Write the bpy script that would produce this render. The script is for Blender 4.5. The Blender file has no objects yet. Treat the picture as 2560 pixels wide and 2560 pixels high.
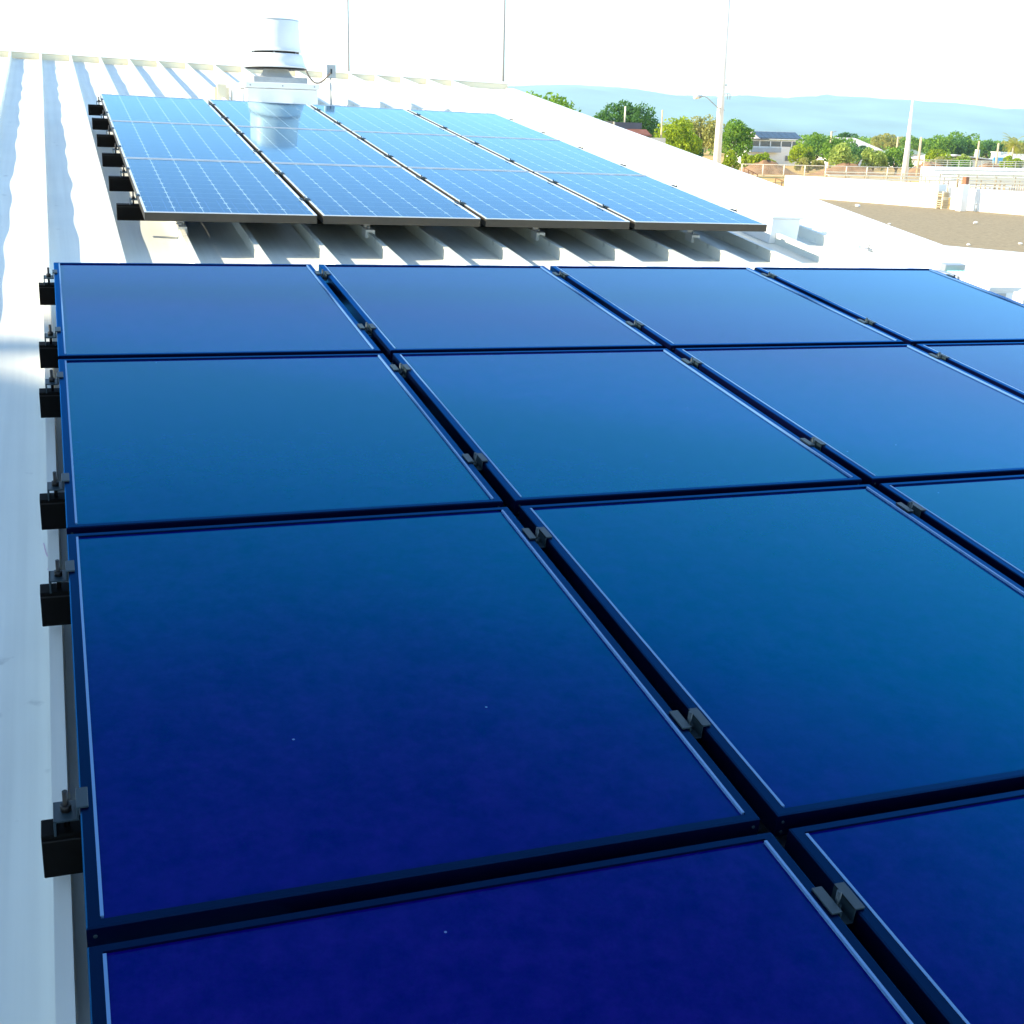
import bpy, bmesh, math, random
from mathutils import Matrix, Vector
PI = math.pi
C = bpy.context.scene.collection
sc = bpy.context.scene

# ------------------------------------------------------------------ camera, sky, sun, exposure
# roof frame -> world: x along the seam rows, y up the roof slope, z normal to the panels
RM = Matrix(((0.9998436, 0.0023232, 0.0175300), (0.0, 0.9913322, -0.1313791), (-0.0176832, 0.1313586, 0.9911772)))
ROOF = Matrix.Translation((0, 0, 4.4455)) @ RM.to_4x4()
cam = bpy.data.cameras.new("camera"); cam_o = bpy.data.objects.new("camera", cam); C.objects.link(cam_o); sc.camera = cam_o
cam.sensor_width = 36; cam.lens = 43.3400; cam.clip_start = 0.05; cam.clip_end = 40000
cam_o.matrix_world = Matrix(((0.941291, 0.077199, -0.328653, 0.047967), (-0.336793, 0.281923, -0.898382, -5.679795), (0.023301, 0.956326, 0.291372, 4.999982), (0.000000, 0.000000, 0.000000, 1.000000)))
world = bpy.data.worlds.new("World"); sc.world = world; world.use_nodes = True
wn = world.node_tree.nodes; wl = world.node_tree.links
sky = wn.new('ShaderNodeTexSky'); sky.sky_type = 'NISHITA'; sky.sun_disc = False
SUN = (RM @ Vector((-2.1, 0.22, 1.0))).normalized()
sky.sun_elevation = math.asin(SUN.z)
sky.sun_rotation = math.atan2(SUN.x, SUN.y)
sky.air_density = 1.0; sky.dust_density = 0.2; sky.ozone_density = 2.2
# thin bright cloud veil over the lower and right-hand sky, clear deep sky above it
def WN(t_, op=None, a=None, b=None):
    n = wn.new(t_)
    if op: n.operation = op
    for i, v in enumerate((a, b)):
        if v is None: continue
        if isinstance(v, (int, float)): n.inputs[i].default_value = v
        else: wl.new(v, n.inputs[i])
    return n.outputs[0]
wtc = wn.new('ShaderNodeTexCoord'); wsp = wn.new('ShaderNodeSeparateXYZ'); wl.new(wtc.outputs['Generated'], wsp.inputs[0])
cn = wn.new('ShaderNodeTexNoise'); cn.inputs['Scale'].default_value = 3.2; cn.inputs['Detail'].default_value = 7; cn.inputs['Roughness'].default_value = 0.6
cmap = wn.new('ShaderNodeMapping'); cmap.inputs['Scale'].default_value = (1, 1, 2.2); wl.new(wtc.outputs['Generated'], cmap.inputs[0]); wl.new(cmap.outputs[0], cn.inputs['Vector'])
e1 = WN('ShaderNodeMath', 'MULTIPLY', wsp.outputs['X'], -0.20)
e1 = WN('ShaderNodeMath', 'ADD', wsp.outputs['Z'], e1)
e2 = WN('ShaderNodeMath', 'MULTIPLY', WN('ShaderNodeMath', 'SUBTRACT', cn.outputs['Fac'], 0.5), 0.22)
e1 = WN('ShaderNodeMath', 'ADD', e1, e2)
vr = wn.new('ShaderNodeMapRange'); vr.interpolation_type = 'SMOOTHSTEP'; wl.new(e1, vr.inputs['Value'])
vr.inputs['From Min'].default_value = 0.44; vr.inputs['From Max'].default_value = 0.66; vr.inputs['To Min'].default_value = 1.0; vr.inputs['To Max'].default_value = 0.0
gx = wn.new('ShaderNodeMapRange'); wl.new(wsp.outputs['X'], gx.inputs['Value']); gx.inputs['From Min'].default_value = 0.0; gx.inputs['From Max'].default_value = 0.7
gx.inputs['To Min'].default_value = 0.70; gx.inputs['To Max'].default_value = 1.3
amt = WN('ShaderNodeMath', 'ADD', WN('ShaderNodeMath', 'MULTIPLY', vr.outputs[0], gx.outputs[0]), 0.72)
vs_ = wn.new('ShaderNodeVectorMath'); vs_.operation = 'SCALE'; wl.new(sky.outputs[0], vs_.inputs[0]); wl.new(amt, vs_.inputs['Scale'])
wl.new(vs_.outputs[0], wn['Background'].inputs[0])
wn['Background'].inputs[1].default_value = 0.125
sl = bpy.data.lights.new('sun', 'SUN'); sl.energy = 4.2; sl.angle = math.radians(0.53); sl.color = (1.0, 0.87, 0.65)
so = bpy.data.objects.new('sun', sl); C.objects.link(so)
so.rotation_euler = SUN.to_track_quat('Z', 'Y').to_euler(); so.location = (-20, 0, 30)
sc.view_settings.view_transform = 'Standard'; sc.view_settings.look = 'None'
sc.view_settings.gamma = 1.0; sc.view_settings.exposure = 1.55
sc.cycles.max_bounces = 8
sc.cycles.volume_bounces = 0

# ------------------------------------------------------------------ materials
def lin(c):
    return tuple(c) + (1,)
def mat(name, col, rough=0.5, metal=0.0, spec=0.5, var=0.0, scale=4.0, bump=0.0, bscale=40.0, tint=None, coat=0.0, detail=4.0):
    m = bpy.data.materials.new(name); m.use_nodes = True
    nt = m.node_tree; b = nt.nodes['Principled BSDF']
    b.inputs['Base Color'].default_value = lin(col); b.inputs['Roughness'].default_value = rough
    b.inputs['Metallic'].default_value = metal; b.inputs['Specular IOR Level'].default_value = spec
    if tint: b.inputs['Specular Tint'].default_value = lin(tint)
    if coat: b.inputs['Coat Weight'].default_value = coat; b.inputs['Coat Roughness'].default_value = 0.05
    tc = nt.nodes.new('ShaderNodeTexCoord')
    if var:
        n = nt.nodes.new('ShaderNodeTexNoise'); n.inputs['Scale'].default_value = scale; n.inputs['Detail'].default_value = detail
        nt.links.new(tc.outputs['Object'], n.inputs['Vector'])
        r = nt.nodes.new('ShaderNodeMapRange'); r.inputs['From Min'].default_value = 0.3; r.inputs['From Max'].default_value = 0.7
        r.inputs['To Min'].default_value = 1 - var; r.inputs['To Max'].default_value = 1 + var
        nt.links.new(n.outputs['Fac'], r.inputs['Value'])
        h = nt.nodes.new('ShaderNodeVectorMath'); h.operation = 'SCALE'; h.inputs[0].default_value = col
        nt.links.new(r.outputs[0], h.inputs['Scale']); nt.links.new(h.outputs[0], b.inputs['Base Color'])
    if bump:
        n2 = nt.nodes.new('ShaderNodeTexNoise'); n2.inputs['Scale'].default_value = bscale; n2.inputs['Detail'].default_value = 5
        nt.links.new(tc.outputs['Object'], n2.inputs['Vector'])
        bp = nt.nodes.new('ShaderNodeBump'); bp.inputs['Strength'].default_value = bump; bp.inputs['Distance'].default_value = 0.01
        nt.links.new(n2.outputs['Fac'], bp.inputs['Height']); nt.links.new(bp.outputs[0], b.inputs['Normal'])
    return m
M = {}
M['roof'] = mat('painted_roof_metal', (0.75, 0.76, 0.69), 0.42, 0.0, 0.4, 0.035, 2.2, 0.05, 3.0)
def roofmat():
    m = M['roof']; nt = m.node_tree; b = nt.nodes['Principled BSDF']
    src = b.inputs['Base Color'].links[0].from_socket
    tc = nt.nodes.new('ShaderNodeTexCoord'); mp_ = nt.nodes.new('ShaderNodeMapping'); mp_.inputs['Scale'].default_value = (26, 0.5, 1); nt.links.new(tc.outputs['Object'], mp_.inputs[0])
    n = nt.nodes.new('ShaderNodeTexNoise'); n.inputs['Scale'].default_value = 1.0; n.inputs['Detail'].default_value = 5; nt.links.new(mp_.outputs[0], n.inputs['Vector'])
    r = nt.nodes.new('ShaderNodeMapRange'); r.inputs['From Min'].default_value = 0.35; r.inputs['From Max'].default_value = 0.65; r.inputs['To Min'].default_value = 0.93; r.inputs['To Max'].default_value = 1.03
    nt.links.new(n.outputs['Fac'], r.inputs['Value'])
    n3 = nt.nodes.new('ShaderNodeTexNoise'); n3.inputs['Scale'].default_value = 9; n3.inputs['Detail'].default_value = 8; nt.links.new(tc.outputs['Object'], n3.inputs['Vector'])
    r3 = nt.nodes.new('ShaderNodeMapRange'); r3.inputs['From Min'].default_value = 0.66; r3.inputs['From Max'].default_value = 0.74; r3.inputs['To Min'].default_value = 1.0; r3.inputs['To Max'].default_value = 0.72
    nt.links.new(n3.outputs['Fac'], r3.inputs['Value'])
    q = nt.nodes.new('ShaderNodeMath'); q.operation = 'MULTIPLY'; nt.links.new(r.outputs[0], q.inputs[0]); nt.links.new(r3.outputs[0], q.inputs[1])
    v = nt.nodes.new('ShaderNodeVectorMath'); v.operation = 'SCALE'; nt.links.new(src, v.inputs[0]); nt.links.new(q.outputs[0], v.inputs['Scale']); nt.links.new(v.outputs[0], b.inputs['Base Color'])
roofmat()
M['white'] = mat('white_paint', (0.80, 0.80, 0.78), 0.5, 0, 0.4, 0.04, 1.5, 0.1, 12)
M['white_metal'] = mat('white_coated_metal', (0.78, 0.79, 0.79), 0.35, 0, 0.5, 0.03, 6)
M['fan'] = mat('fan_housing', (0.66, 0.70, 0.72), 0.4, 0, 0.5, 0.05, 5)
M['cream'] = mat('cream_paint', (0.72, 0.66, 0.50), 0.55, 0, 0.3, 0.05, 3)
M['galv'] = mat('galvanised_steel', (0.36, 0.39, 0.41), 0.45, 0.4, 0.5, 0.08, 14)
M['alu'] = mat('dull_clamp_metal', (0.012, 0.03, 0.042), 0.5, 0.1, 0.5, 0.05, 25)
M['frame'] = mat('black_anodised_frame', (0.002, 0.004, 0.014), 0.35, 0.0, 0.3, 0.15, 30, tint=(0.35, 0.6, 1.0))
M['frame_side'] = mat('black_rail', (0.003, 0.003, 0.003), 0.7, 0, 0.08)
M['trim'] = mat('lip_sky_glint', (0.10, 0.22, 0.42), 0.4, 0.2, 0.4)  # pale blue puts the sky glint on the lip into its colour
M['far_frame'] = mat('dark_bronze_frame', (0.05, 0.046, 0.038), 0.4, 0.3, 0.5, 0.1, 30)
M['silver_lip'] = mat('silver_frame_lip', (0.62, 0.66, 0.70), 0.3, 0.3, 0.5)
M['black'] = mat('black_plastic', (0.008, 0.008, 0.009), 0.5, 0, 0.3)
M['cable'] = mat('grey_brown_conduit', (0.16, 0.13, 0.11), 0.5)
M['cyan'] = mat('pale_cyan_cable', (0.35, 0.78, 0.74), 0.45)
M['gravel'] = mat('tan_gravel_roofing', (0.30, 0.245, 0.155), 0.95, 0, 0.1, 0.22, 14.0, 0.4, 60, detail=9)
M['dirt'] = mat('dry_field_dirt', (0.56, 0.37, 0.13), 0.95, 0, 0.1, 0.3, 0.12, 0, detail=8)
M['mound'] = mat('bare_earth_mound', (0.33, 0.19, 0.10), 0.95, 0, 0.1, 0.45, 0.6, 0.5, 3, detail=8)
M['grass'] = mat('dry_grass', (0.16, 0.17, 0.04), 0.95, 0, 0.1, 0.4, 1.0)
M['ochre'] = mat('ochre_wall_paint', (0.42, 0.26, 0.08), 0.8, 0, 0.2, 0.1, 2)
M['concrete'] = mat('pale_concrete', (0.66, 0.62, 0.54), 0.85, 0, 0.2, 0.08, 1.5)
M['wood'] = mat('weathered_tan_timber', (0.48, 0.38, 0.24), 0.8, 0, 0.2, 0.25, 5)
M['rust'] = mat('rusty_orange_metal', (0.28, 0.13, 0.07), 0.7, 0, 0.3, 0.2, 9)
M['wall'] = mat('house_wall_white', (0.70, 0.70, 0.68), 0.7, 0, 0.2, 0.05, 0.5)
M['wall_grey'] = mat('house_wall_grey', (0.34, 0.38, 0.42), 0.7, 0, 0.2, 0.08, 0.5)
M['house_roof'] = mat('house_roof_pale', (0.66, 0.62, 0.60), 0.7, 0, 0.2, 0.05, 0.6)
M['green_roof'] = mat('house_roof_green_grey', (0.26, 0.33, 0.28), 0.7)
M['glass'] = mat('window_glass', (0.03, 0.05, 0.07), 0.08, 0, 0.6)
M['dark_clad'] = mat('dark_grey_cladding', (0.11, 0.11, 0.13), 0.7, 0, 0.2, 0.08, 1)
M['lit_clad'] = mat('sunlit_cladding', (0.20, 0.19, 0.15), 0.7, 0, 0.2, 0.08, 1)  # lighter copy of the dark cladding, sunlight put into its colour
M['red_roof'] = mat('dull_red_roof', (0.24, 0.10, 0.07), 0.7, 0, 0.2, 0.15, 2)
M['tarp'] = mat('blue_tarpaulin', (0.10, 0.42, 0.75), 0.5)
M['tarp_dark'] = mat('dark_blue_tarpaulin', (0.02, 0.10, 0.42), 0.5)
M['bark'] = mat('bark', (0.20, 0.15, 0.10), 0.9, 0, 0.1, 0.3, 3)
M['pale_bark'] = mat('pale_bark', (0.55, 0.50, 0.36), 0.9, 0, 0.1, 0.2, 3)
M['lens'] = mat('milky_lamp_lens', (0.8, 0.72, 0.62), 0.4)
M['pole_grey'] = mat('grey_pole_steel', (0.27, 0.28, 0.29), 0.6)
M['pole_white'] = mat('white_pole_concrete', (0.76, 0.73, 0.68), 0.7, 0, 0.2, 0.05, 2)
M['util'] = mat('utility_pole_timber', (0.55, 0.44, 0.28), 0.85, 0, 0.1, 0.1, 2)

def leafmat(name, dark, light, trans=0.45):
    dark = tuple(1.4*c for c in dark); light = tuple(1.5*c for c in light)
    m = bpy.data.materials.new(name); m.use_nodes = True; nt = m.node_tree; b = nt.nodes['Principled BSDF']
    tc = nt.nodes.new('ShaderNodeTexCoord'); n = nt.nodes.new('ShaderNodeTexNoise'); n.inputs['Scale'].default_value = 0.9; n.inputs['Detail'].default_value = 6
    n.inputs['Roughness'].default_value = 0.75
    nt.links.new(tc.outputs['Object'], n.inputs['Vector'])
    r = nt.nodes.new('ShaderNodeValToRGB'); r.color_ramp.elements[0].position = 0.36; r.color_ramp.elements[1].position = 0.66
    r.color_ramp.elements[0].color = lin(dark); r.color_ramp.elements[1].color = lin(light)
    nt.links.new(n.outputs['Fac'], r.inputs['Fac']); nt.links.new(r.outputs[0], b.inputs['Base Color'])
    b.inputs['Roughness'].default_value = 0.6; b.inputs['Specular IOR Level'].default_value = 0.25
    t = nt.nodes.new('ShaderNodeBsdfTranslucent'); nt.links.new(r.outputs[0], t.inputs['Color'])
    mx = nt.nodes.new('ShaderNodeMixShader'); mx.inputs[0].default_value = trans
    nt.links.new(b.outputs[0], mx.inputs[1]); nt.links.new(t.outputs[0], mx.inputs[2])
    nt.links.new(mx.outputs[0], nt.nodes['Material Output'].inputs['Surface'])
    return m
M['leaf_dark'] = leafmat('leaves_dark_green', (0.020, 0.075, 0.030), (0.10, 0.21, 0.035))
M['leaf_mid'] = leafmat('leaves_mid_green', (0.045, 0.13, 0.018), (0.19, 0.30, 0.03))
M['leaf_lime'] = leafmat('leaves_lime_green', (0.11, 0.18, 0.008), (0.32, 0.38, 0.02))
M['leaf_olive'] = leafmat('leaves_olive', (0.15, 0.17, 0.04), (0.36, 0.34, 0.10))
M['leaf_pale'] = leafmat('leaves_pale_green', (0.15, 0.21, 0.03), (0.36, 0.42, 0.10))
M['leaf_palm'] = leafmat('palm_fronds', (0.10, 0.13, 0.01), (0.38, 0.36, 0.05))

def N(nt, t, op=None, a=None, b=None):
    n = nt.nodes.new(t)
    if op: n.operation = op
    for i, v in enumerate((a, b)):
        if v is None: continue
        if isinstance(v, (int, float)): n.inputs[i].default_value = v
        else: nt.links.new(v, n.inputs[i])
    return n.outputs[0] if n.outputs else n

def panel_glass(name):      # plain thin-film laminate: deep blue absorber with fine dust, under a blue-tinted anti-reflective glass
    m = bpy.data.materials.new(name); m.use_nodes = True; nt = m.node_tree; nt.nodes.remove(nt.nodes['Principled BSDF'])
    tc = nt.nodes.new('ShaderNodeTexCoord'); oi = nt.nodes.new('ShaderNodeObjectInfo')
    va = nt.nodes.new('ShaderNodeVectorMath'); va.operation = 'ADD'; nt.links.new(tc.outputs['Object'], va.inputs[0]); 
    sc2 = nt.nodes.new('ShaderNodeVectorMath'); sc2.operation = 'SCALE'; sc2.inputs[0].default_value = (7, 3, 5); nt.links.new(oi.outputs['Random'], sc2.inputs['Scale']); nt.links.new(sc2.outputs[0], va.inputs[1])
    n = nt.nodes.new('ShaderNodeTexNoise'); n.inputs['Scale'].default_value = 16.0; n.inputs['Detail'].default_value = 10; n.inputs['Roughness'].default_value = 0.8
    nt.links.new(va.outputs[0], n.inputs['Vector'])
    r = nt.nodes.new('ShaderNodeValToRGB'); r.color_ramp.elements[0].position = 0.35; r.color_ramp.elements[1].position = 0.7
    r.color_ramp.elements[0].color = (0.0, 0.0, 0.085, 1); r.color_ramp.elements[1].color = (0.009, 0.003, 0.125, 1)
    nt.links.new(n.outputs['Fac'], r.inputs['Fac'])
    vo = nt.nodes.new('ShaderNodeTexVoronoi'); vo.inputs['Scale'].default_value = 7.0; nt.links.new(va.outputs[0], vo.inputs['Vector'])
    dk = N(nt, 'ShaderNodeMath', 'LESS_THAN', vo.outputs['Distance'], 0.018)              # a few dust specks
    dm = nt.nodes.new('ShaderNodeMix'); dm.data_type = 'RGBA'; nt.links.new(dk, dm.inputs[0]); nt.links.new(r.outputs[0], dm.inputs[6]); dm.inputs[7].default_value = (0.10, 0.14, 0.30, 1)
    df = nt.nodes.new('ShaderNodeBsdfDiffuse'); nt.links.new(dm.outputs[2], df.inputs['Color'])
    gl = nt.nodes.new('ShaderNodeBsdfGlossy'); gl.inputs['Roughness'].default_value = 0.07
    fr = nt.nodes.new('ShaderNodeFresnel'); fr.inputs['IOR'].default_value = 1.42
    n2 = nt.nodes.new('ShaderNodeTexNoise'); n2.inputs['Scale'].default_value = 2.2; n2.inputs['Detail'].default_value = 7; n2.inputs['Roughness'].default_value = 0.65
    nt.links.new(va.outputs[0], n2.inputs['Vector'])
    bp = nt.nodes.new('ShaderNodeBump'); bp.inputs['Strength'].default_value = 0.035; bp.inputs['Distance'].default_value = 0.02
    nt.links.new(n2.outputs['Fac'], bp.inputs['Height']); nt.links.new(bp.outputs[0], gl.inputs['Normal'])
    mx = nt.nodes.new('ShaderNodeMixShader'); pw = N(nt, 'ShaderNodeMath', 'POWER', fr.outputs[0], 1.4); pw = N(nt, 'ShaderNodeMath', 'MULTIPLY', pw, 2.75); nt.links.new(pw, mx.inputs[0])
    tr = nt.nodes.new('ShaderNodeValToRGB'); tr.color_ramp.elements[0].position = 0.035; tr.color_ramp.elements[1].position = 0.24   # the film tint fades at grazing angles
    tr.color_ramp.elements[0].color = (0.0, 0.42, 1.0, 1); tr.color_ramp.elements[1].color = (0.24, 0.43, 0.52, 1)
    te = tr.color_ramp.elements.new(0.085); te.color = (0.0, 0.84, 1.0, 1)
    nt.links.new(fr.outputs[0], tr.inputs['Fac']); nt.links.new(tr.outputs[0], gl.inputs['Color']); nt.links.new(df.outputs[0], mx.inputs[1]); nt.links.new(gl.outputs[0], mx.inputs[2])
    nt.links.new(mx.outputs[0], nt.nodes['Material Output'].inputs['Surface'])
    return m
M['film'] = panel_glass('thin_film_glass')
def blue_anodised():
    m = bpy.data.materials.new('blue_black_anodised'); m.use_nodes = True; nt = m.node_tree; nt.nodes.remove(nt.nodes['Principled BSDF'])
    df = nt.nodes.new('ShaderNodeBsdfDiffuse'); df.inputs['Color'].default_value = (0.001, 0.001, 0.012, 1)
    gl = nt.nodes.new('ShaderNodeBsdfGlossy'); gl.inputs['Color'].default_value = (0.04, 0.34, 0.85, 1); gl.inputs['Roughness'].default_value = 0.28
    fr = nt.nodes.new('ShaderNodeFresnel'); fr.inputs['IOR'].default_value = 1.5
    mx = nt.nodes.new('ShaderNodeMixShader'); nt.links.new(fr.outputs[0], mx.inputs[0]); nt.links.new(df.outputs[0], mx.inputs[1]); nt.links.new(gl.outputs[0], mx.inputs[2])
    nt.links.new(mx.outputs[0], nt.nodes['Material Output'].inputs['Surface']); return m
M['frame'] = blue_anodised()

def cell_glass(name, w, d):   # 6 x 12 pseudo-square cells seen through glass; pattern in panel coordinates
    m = bpy.data.materials.new(name); m.use_nodes = True; nt = m.node_tree; b = nt.nodes['Principled BSDF']
    tc = nt.nodes.new('ShaderNodeTexCoord'); sp = nt.nodes.new('ShaderNodeSeparateXYZ'); nt.links.new(tc.outputs['Object'], sp.inputs[0])
    cw = w / 6.0; cd = d / 12.0
    def cell(o, size, off):
        a = N(nt, 'ShaderNodeMath', 'ADD', o, off); a = N(nt, 'ShaderNodeMath', 'DIVIDE', a, size)
        f = N(nt, 'ShaderNodeMath', 'FRACT', a); s = N(nt, 'ShaderNodeMath', 'SUBTRACT', f, 0.5)
        return N(nt, 'ShaderNodeMath', 'ABSOLUTE', s), f
    ax, fx = cell(sp.outputs['X'], cw, w / 2 + 3 * cw * 0 )
    ay, fy = cell(sp.outputs['Y'], cd, d / 2)
    lx = N(nt, 'ShaderNodeMath', 'GREATER_THAN', ax, 0.486)
    ly = N(nt, 'ShaderNodeMath', 'GREATER_THAN', ay, 0.4955)
    dd = N(nt, 'ShaderNodeMath', 'ADD', ax, ay)
    di = N(nt, 'ShaderNodeMath', 'GREATER_THAN', dd, 0.895)
    s1 = N(nt, 'ShaderNodeMath', 'MAXIMUM', lx, ly); s1 = N(nt, 'ShaderNodeMath', 'MAXIMUM', s1, di)
    # two bus bars per cell
    b1 = N(nt, 'ShaderNodeMath', 'SUBTRACT', ax, 0.24); b1 = N(nt, 'ShaderNodeMath', 'ABSOLUTE', b1)
    bb = N(nt, 'ShaderNodeMath', 'LESS_THAN', b1, 0.010)
    mx = nt.nodes.new('ShaderNodeMix'); mx.data_type = 'RGBA'; nt.links.new(bb, mx.inputs[0])
    mx.inputs[6].default_value = (0.006, 0.028, 0.12, 1); mx.inputs[7].default_value = (0.03, 0.08, 0.24, 1)
    m2 = nt.nodes.new('ShaderNodeMix'); m2.data_type = 'RGBA'; nt.links.new(s1, m2.inputs[0])
    nt.links.new(mx.outputs[2], m2.inputs[6]); m2.inputs[7].default_value = (0.27, 0.37, 0.44, 1)
    nt.nodes.remove(b)
    df = nt.nodes.new('ShaderNodeBsdfDiffuse'); nt.links.new(m2.outputs[2], df.inputs['Color'])
    gl = nt.nodes.new('ShaderNodeBsdfGlossy'); gl.inputs['Color'].default_value = (0.58, 0.84, 0.92, 1); gl.inputs['Roughness'].default_value = 0.06
    fr = nt.nodes.new('ShaderNodeFresnel'); fr.inputs['IOR'].default_value = 1.42
    n2 = nt.nodes.new('ShaderNodeTexNoise'); n2.inputs['Scale'].default_value = 2.0; n2.inputs['Detail'].default_value = 3
    nt.links.new(tc.outputs['Object'], n2.inputs['Vector'])
    bp = nt.nodes.new('ShaderNodeBump'); bp.inputs['Strength'].default_value = 0.03; bp.inputs['Distance'].default_value = 0.02
    nt.links.new(n2.outputs['Fac'], bp.inputs['Height']); nt.links.new(bp.outputs[0], gl.inputs['Normal'])
    ms = nt.nodes.new('ShaderNodeMixShader'); pw = N(nt, 'ShaderNodeMath', 'POWER', fr.outputs[0], 1.6); pw = N(nt, 'ShaderNodeMath', 'MULTIPLY', pw, 1.6); nt.links.new(pw, ms.inputs[0]); nt.links.new(df.outputs[0], ms.inputs[1]); nt.links.new(gl.outputs[0], ms.inputs[2])
    nt.links.new(ms.outputs[0], nt.nodes['Material Output'].inputs['Surface'])
    return m
M['cells'] = cell_glass('crystalline_cell_glass', 0.874, 1.714)

def mesh_mat():   # chain-link: see-through diagonal wires
    m = bpy.data.materials.new('chain_link_wire'); m.use_nodes = True; nt = m.node_tree; b = nt.nodes['Principled BSDF']
    b.inputs['Base Color'].default_value = (0.55, 0.48, 0.36, 1); b.inputs['Roughness'].default_value = 0.5
    tc = nt.nodes.new('ShaderNodeTexCoord'); sp = nt.nodes.new('ShaderNodeSeparateXYZ'); nt.links.new(tc.outputs['Object'], sp.inputs[0])
    outs = []
    for op in ('ADD', 'SUBTRACT'):
        a = N(nt, 'ShaderNodeMath', op, sp.outputs['X'], sp.outputs['Z']); a = N(nt, 'ShaderNodeMath', 'MULTIPLY', a, 12.0)
        f = N(nt, 'ShaderNodeMath', 'FRACT', a); outs.append(N(nt, 'ShaderNodeMath', 'LESS_THAN', f, 0.12))
    k = N(nt, 'ShaderNodeMath', 'MAXIMUM', outs[0], outs[1]); nt.links.new(k, b.inputs['Alpha'])
    return m
M['link'] = mesh_mat()

# ------------------------------------------------------------------ mesh helpers
def box(bm, x0, x1, y0, y1, z0, z1, T=None):
    vs = [bm.verts.new(Vector(p)) for p in ((x0,y0,z0),(x1,y0,z0),(x1,y1,z0),(x0,y1,z0),(x0,y0,z1),(x1,y0,z1),(x1,y1,z1),(x0,y1,z1))]
    if T: 
        for v in vs: v.co = T @ v.co
    for f in ((0,3,2,1),(4,5,6,7),(0,1,5,4),(1,2,6,5),(2,3,7,6),(3,0,4,7)): bm.faces.new([vs[i] for i in f])
def tube(bm, p0, p1, r0, r1=None, n=10, cap=True):
    p0 = Vector(p0); p1 = Vector(p1); r1 = r0 if r1 is None else r1
    d = (p1 - p0).normalized(); a = d.orthogonal().normalized(); b = d.cross(a)
    A = [bm.verts.new(p0 + (a*math.cos(t)+b*math.sin(t))*r0) for t in [2*PI*i/n for i in range(n)]]
    B = [bm.verts.new(p1 + (a*math.cos(t)+b*math.sin(t))*r1) for t in [2*PI*i/n for i in range(n)]]
    for i in range(n):
        f = bm.faces.new((A[i], A[(i+1)%n], B[(i+1)%n], B[i])); f.smooth = True
    if cap: bm.faces.new(A[::-1]); bm.faces.new(B)
def pipe(bm, pts, r, n=8):
    for a, b in zip(pts, pts[1:]): tube(bm, a, b, r, n=n)
def lathe(bm, prof, n=40, c=(0,0,0)):
    rings = []
    for r, z in prof: rings.append([bm.verts.new((c[0]+r*math.cos(2*PI*i/n), c[1]+r*math.sin(2*PI*i/n), c[2]+z)) for i in range(n)])
    for A, B in zip(rings, rings[1:]):
        for i in range(n):
            f = bm.faces.new((A[i], A[(i+1)%n], B[(i+1)%n], B[i])); f.smooth = True
    return rings
def prism(bm, pts, z0, z1):
    A = [bm.verts.new((p[0], p[1], z0)) for p in pts]; B = [bm.verts.new((p[0], p[1], z1)) for p in pts]
    n = len(pts); bm.faces.new(A[::-1]); bm.faces.new(B)
    for i in range(n): bm.faces.new((A[i], A[(i+1)%n], B[(i+1)%n], B[i]))
def mesh(name, bm, m, bevel=0.0, seg=1):
    if bevel: bmesh.ops.bevel(bm, geom=list(bm.edges), offset=bevel, segments=seg, affect='EDGES', clamp_overlap=True)
    bmesh.ops.recalc_face_normals(bm, faces=list(bm.faces))
    me = bpy.data.meshes.new(name); bm.to_mesh(me); bm.free()
    me.materials.append(M[m] if isinstance(m, str) else m); return me
def part(name, bm, m, parent, loc=(0,0,0), bevel=0.0, label=None, seg=1):
    o = bpy.data.objects.new(name, mesh(name, bm, m, bevel, seg)); C.objects.link(o); o.parent = parent; o.location = loc
    if label: o['label'] = label
    return o
def tag(o, label=None, cat=None, group=None, kind=None):
    if label: o['label'] = label
    if cat: o['category'] = cat
    if group: o['group'] = group
    if kind: o['kind'] = kind
    return o
def place(o, loc, roof=False, rz=0.0):
    T = Matrix.Translation(loc) @ Matrix.Rotation(rz, 4, 'Z')
    o.matrix_world = (ROOF @ T) if roof else T
    return o
def thing(name, label, cat, loc=(0,0,0), roof=False, group=None, rz=0.0):
    o = bpy.data.objects.new(name, None); C.objects.link(o); o.empty_display_size = 0.2
    return tag(place(o, loc, roof, rz), label, cat, group)
def single(name, bm, m, label, cat, loc=(0,0,0), roof=False, group=None, rz=0.0, bevel=0.0, kind=None):
    o = bpy.data.objects.new(name, mesh(name, bm, m, bevel)); C.objects.link(o); place(o, loc, roof, rz)
    return tag(o, label, cat, group, kind)
def dup(o, loc, roof=False, rz=0.0, label=None):
    r = o.copy(); C.objects.link(r); place(r, loc, roof, rz)
    if label: r['label'] = label
    for ch in list(o.children):
        c = ch.copy(); C.objects.link(c); c.parent = r; c.location = ch.location
        for g in list(ch.children):
            d = g.copy(); C.objects.link(d); d.parent = c; d.location = g.location
    return r
def B(): return bmesh.new()

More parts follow.
